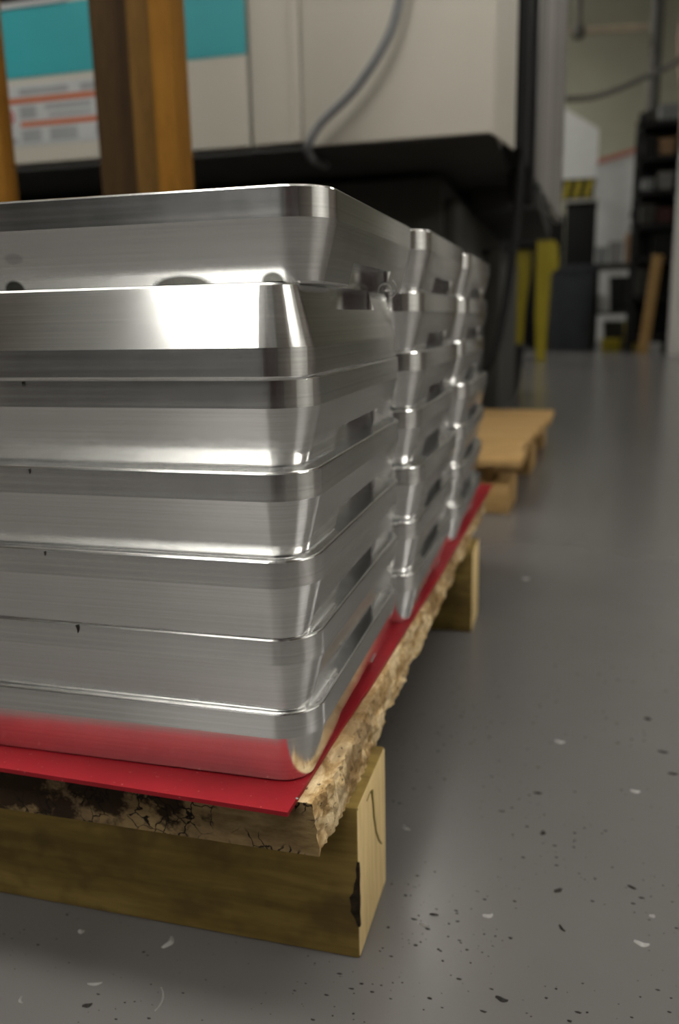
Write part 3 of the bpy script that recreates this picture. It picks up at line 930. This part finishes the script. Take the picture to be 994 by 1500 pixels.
for a in [
    (0.107, 0.050, 0.0085, 0.0040, -12, D, 'dark flake lying nearest the bottom edge of the photo'),
    (0.141, 0.169, 0.0075, 0.0040, 50, D, 'dark pointed flake on the floor right of the stringer end'),
    (0.127, 0.243, 0.0070, 0.0042, 80, D, 'small dark block-like flake in the middle of the floor'),
    (0.144, 0.127, 0.0075, 0.0022, -55, D, 'thin dark sliver tilted on the near floor'),
    (0.231, 0.485, 0.0075, 0.0070, 0, D, 'round black crumb far right on the floor'),
    (0.240, 0.412, 0.0105, 0.0040, -5, D, 'dark flake with pale edge below the round crumb'),
    (0.245, 0.370, 0.0095, 0.0038, 4, D, 'dark flake touching the right edge of the photo'),
    (0.196, 0.186, 0.0070, 0.0018, -25, D, 'tiny dark splinter on the right of the near floor'),
    (0.120, 0.305, 0.0080, 0.0018, 5, D, 'faint dark dash on the floor above the block-like flake'),
    (-0.156, -0.021, 0.0065, 0.0035, 30, D, 'dark crumb on the floor at the lower left'),
    (0.0515, 0.1185, 0.0070, 0.0008, 5, D, 'hair-thin dark splinter near the stringer end'),
    (0.199, 0.124, 0.0105, 0.0042, -8, Wt, 'largest pale metal flake on the right of the near floor'),
    (0.091, 0.127, 0.0075, 0.0035, 20, Wt, 'pale metal flake near the middle of the floor'),
    (0.046, 0.106, 0.0080, 0.0018, 0, Wt, 'thin pale curl on the floor beside the stringer end'),
    (0.010, 0.222, 0.0085, 0.0030, -35, Wt, 'pale curved shaving on the floor just right of the stringer'),
    (0.138, 0.410, 0.0100, 0.0050, -10, Wt, 'pale flake on the floor straight ahead of the dark dash'),
    (0.208, 0.329, 0.0085, 0.0040, 0, Wt, 'pale flake left of the dark flakes at the right edge'),
    (0.209, 0.156, 0.0040, 0.0030, 20, Wt, 'tiny pale speck above the largest pale flake'),
    (0.073, 0.974, 0.0120, 0.0080, 0, Wt, 'pale speck far up the aisle beside the second pallet'),
    (-0.129, 0.044, 0.0120, 0.0050, 80, Wt, 'pale flake on the floor in the shade of the stringer'),
    (-0.198, 0.039, 0.0050, 0.0040, 10, Wt, 'small pale flake in the shade at the left'),
    (-0.110, -0.004, 0.0200, 0.0014, 105, Wt, 'long thin pale curl on the floor in front of the pallet'),
    (-0.161, -0.004, 0.0100, 0.0015, 20, Wt, 'short pale curl on the floor in front of the pallet'),
    (-0.202, -0.028, 0.0060, 0.0020, -50, Wt, 'hooked pale shaving in the bottom left corner'),
]:
    flake('floor_flake', *a, bend=0.3 if a[5] is Wt else 0.15)
flake('sheet_flake', -0.0145 + 0.0005, 0.0045, 0.0020, 0.0013, 0, FLECK_W, 'tiny white speck on the near corner of the red sheet', z=0.1569, h=0.0006)
# dark nicks on the front edges of the near blocks
for (x, y, z, L, w, lab) in ((-0.1745, 0.0050, 0.4068, 0.0030, 0.0012, 'tiny dark chip on the third block edge'),
                            (-0.1700, -0.0036, 0.3565, 0.0030, 0.0014, 'tiny dark chip clinging to the middle block edge'),
                            (-0.1655, -0.0034, 0.3065, 0.0030, 0.0012, 'tiny dark chip clinging under the middle block'),
                            (-0.1540, -0.0030 + 0.0088, 0.2565, 0.0060, 0.0026, 'dark crumb on the edge of the second block from the bottom')):
    bm = bmesh.new()
    vs = []
    for k in range(7):
        a = 2 * math.pi * k / 7
        rr = 1.0 + 0.35 * math.sin(k * 2.7)
        vs.append((w * 0.5 * math.cos(a) * rr, L * 0.5 * math.sin(a) * rr))
    lo = [bm.verts.new((px, 0, pz)) for px, pz in vs]
    tip = bm.verts.new((0, -0.0005, 0))
    for k in range(7):
        bm.faces.new((lo[k], lo[(k + 1) % 7], tip))
    bm.faces.new(lo[::-1])
    S(link('edge_chip', to_mesh(bm, 'edge_chip'), FLECK_D, None, (x, y, z - 0.0025)), None, lab, 'debris')

# fine dark grit strewn over the near floor
rg = random.Random(11)
vs, fs = [], []
for k in range(5600):
    y = -0.20 + 1.1 * rg.random() ** 1.9
    x = -0.30 + 0.75 * rg.random()
    if noise.noise(Vector((x * 9, y * 9, 4))) < -0.12 + 0.3 * rg.random() - 0.1: continue
    if -0.63 < x < 0.012 and 0.058 < y < 0.152: continue
    r = 0.0003 + 0.0010 * rg.random() ** 3
    a = rg.random() * 6.28
    st = 1 + 1.2 * rg.random()
    b = len(vs)
    for q in range(5):
        t = a + q * 2 * math.pi / 5
        rr = r * (0.7 + 0.6 * rg.random())
        vs.append((x + rr * st * math.cos(t), y + rr * math.sin(t), 0.0001))
    vs.append((x, y, 0.0001 + r * 0.5))
    fs += [(b + q, b + (q + 1) % 5, b + 5) for q in range(5)]
me = bpy.data.meshes.new('floor_grit')
me.from_pydata(vs, [], fs)
S(link('floor_grit', me, FLECK_D), 'stuff', 'fine dark grit strewn over the near concrete floor', 'grit')
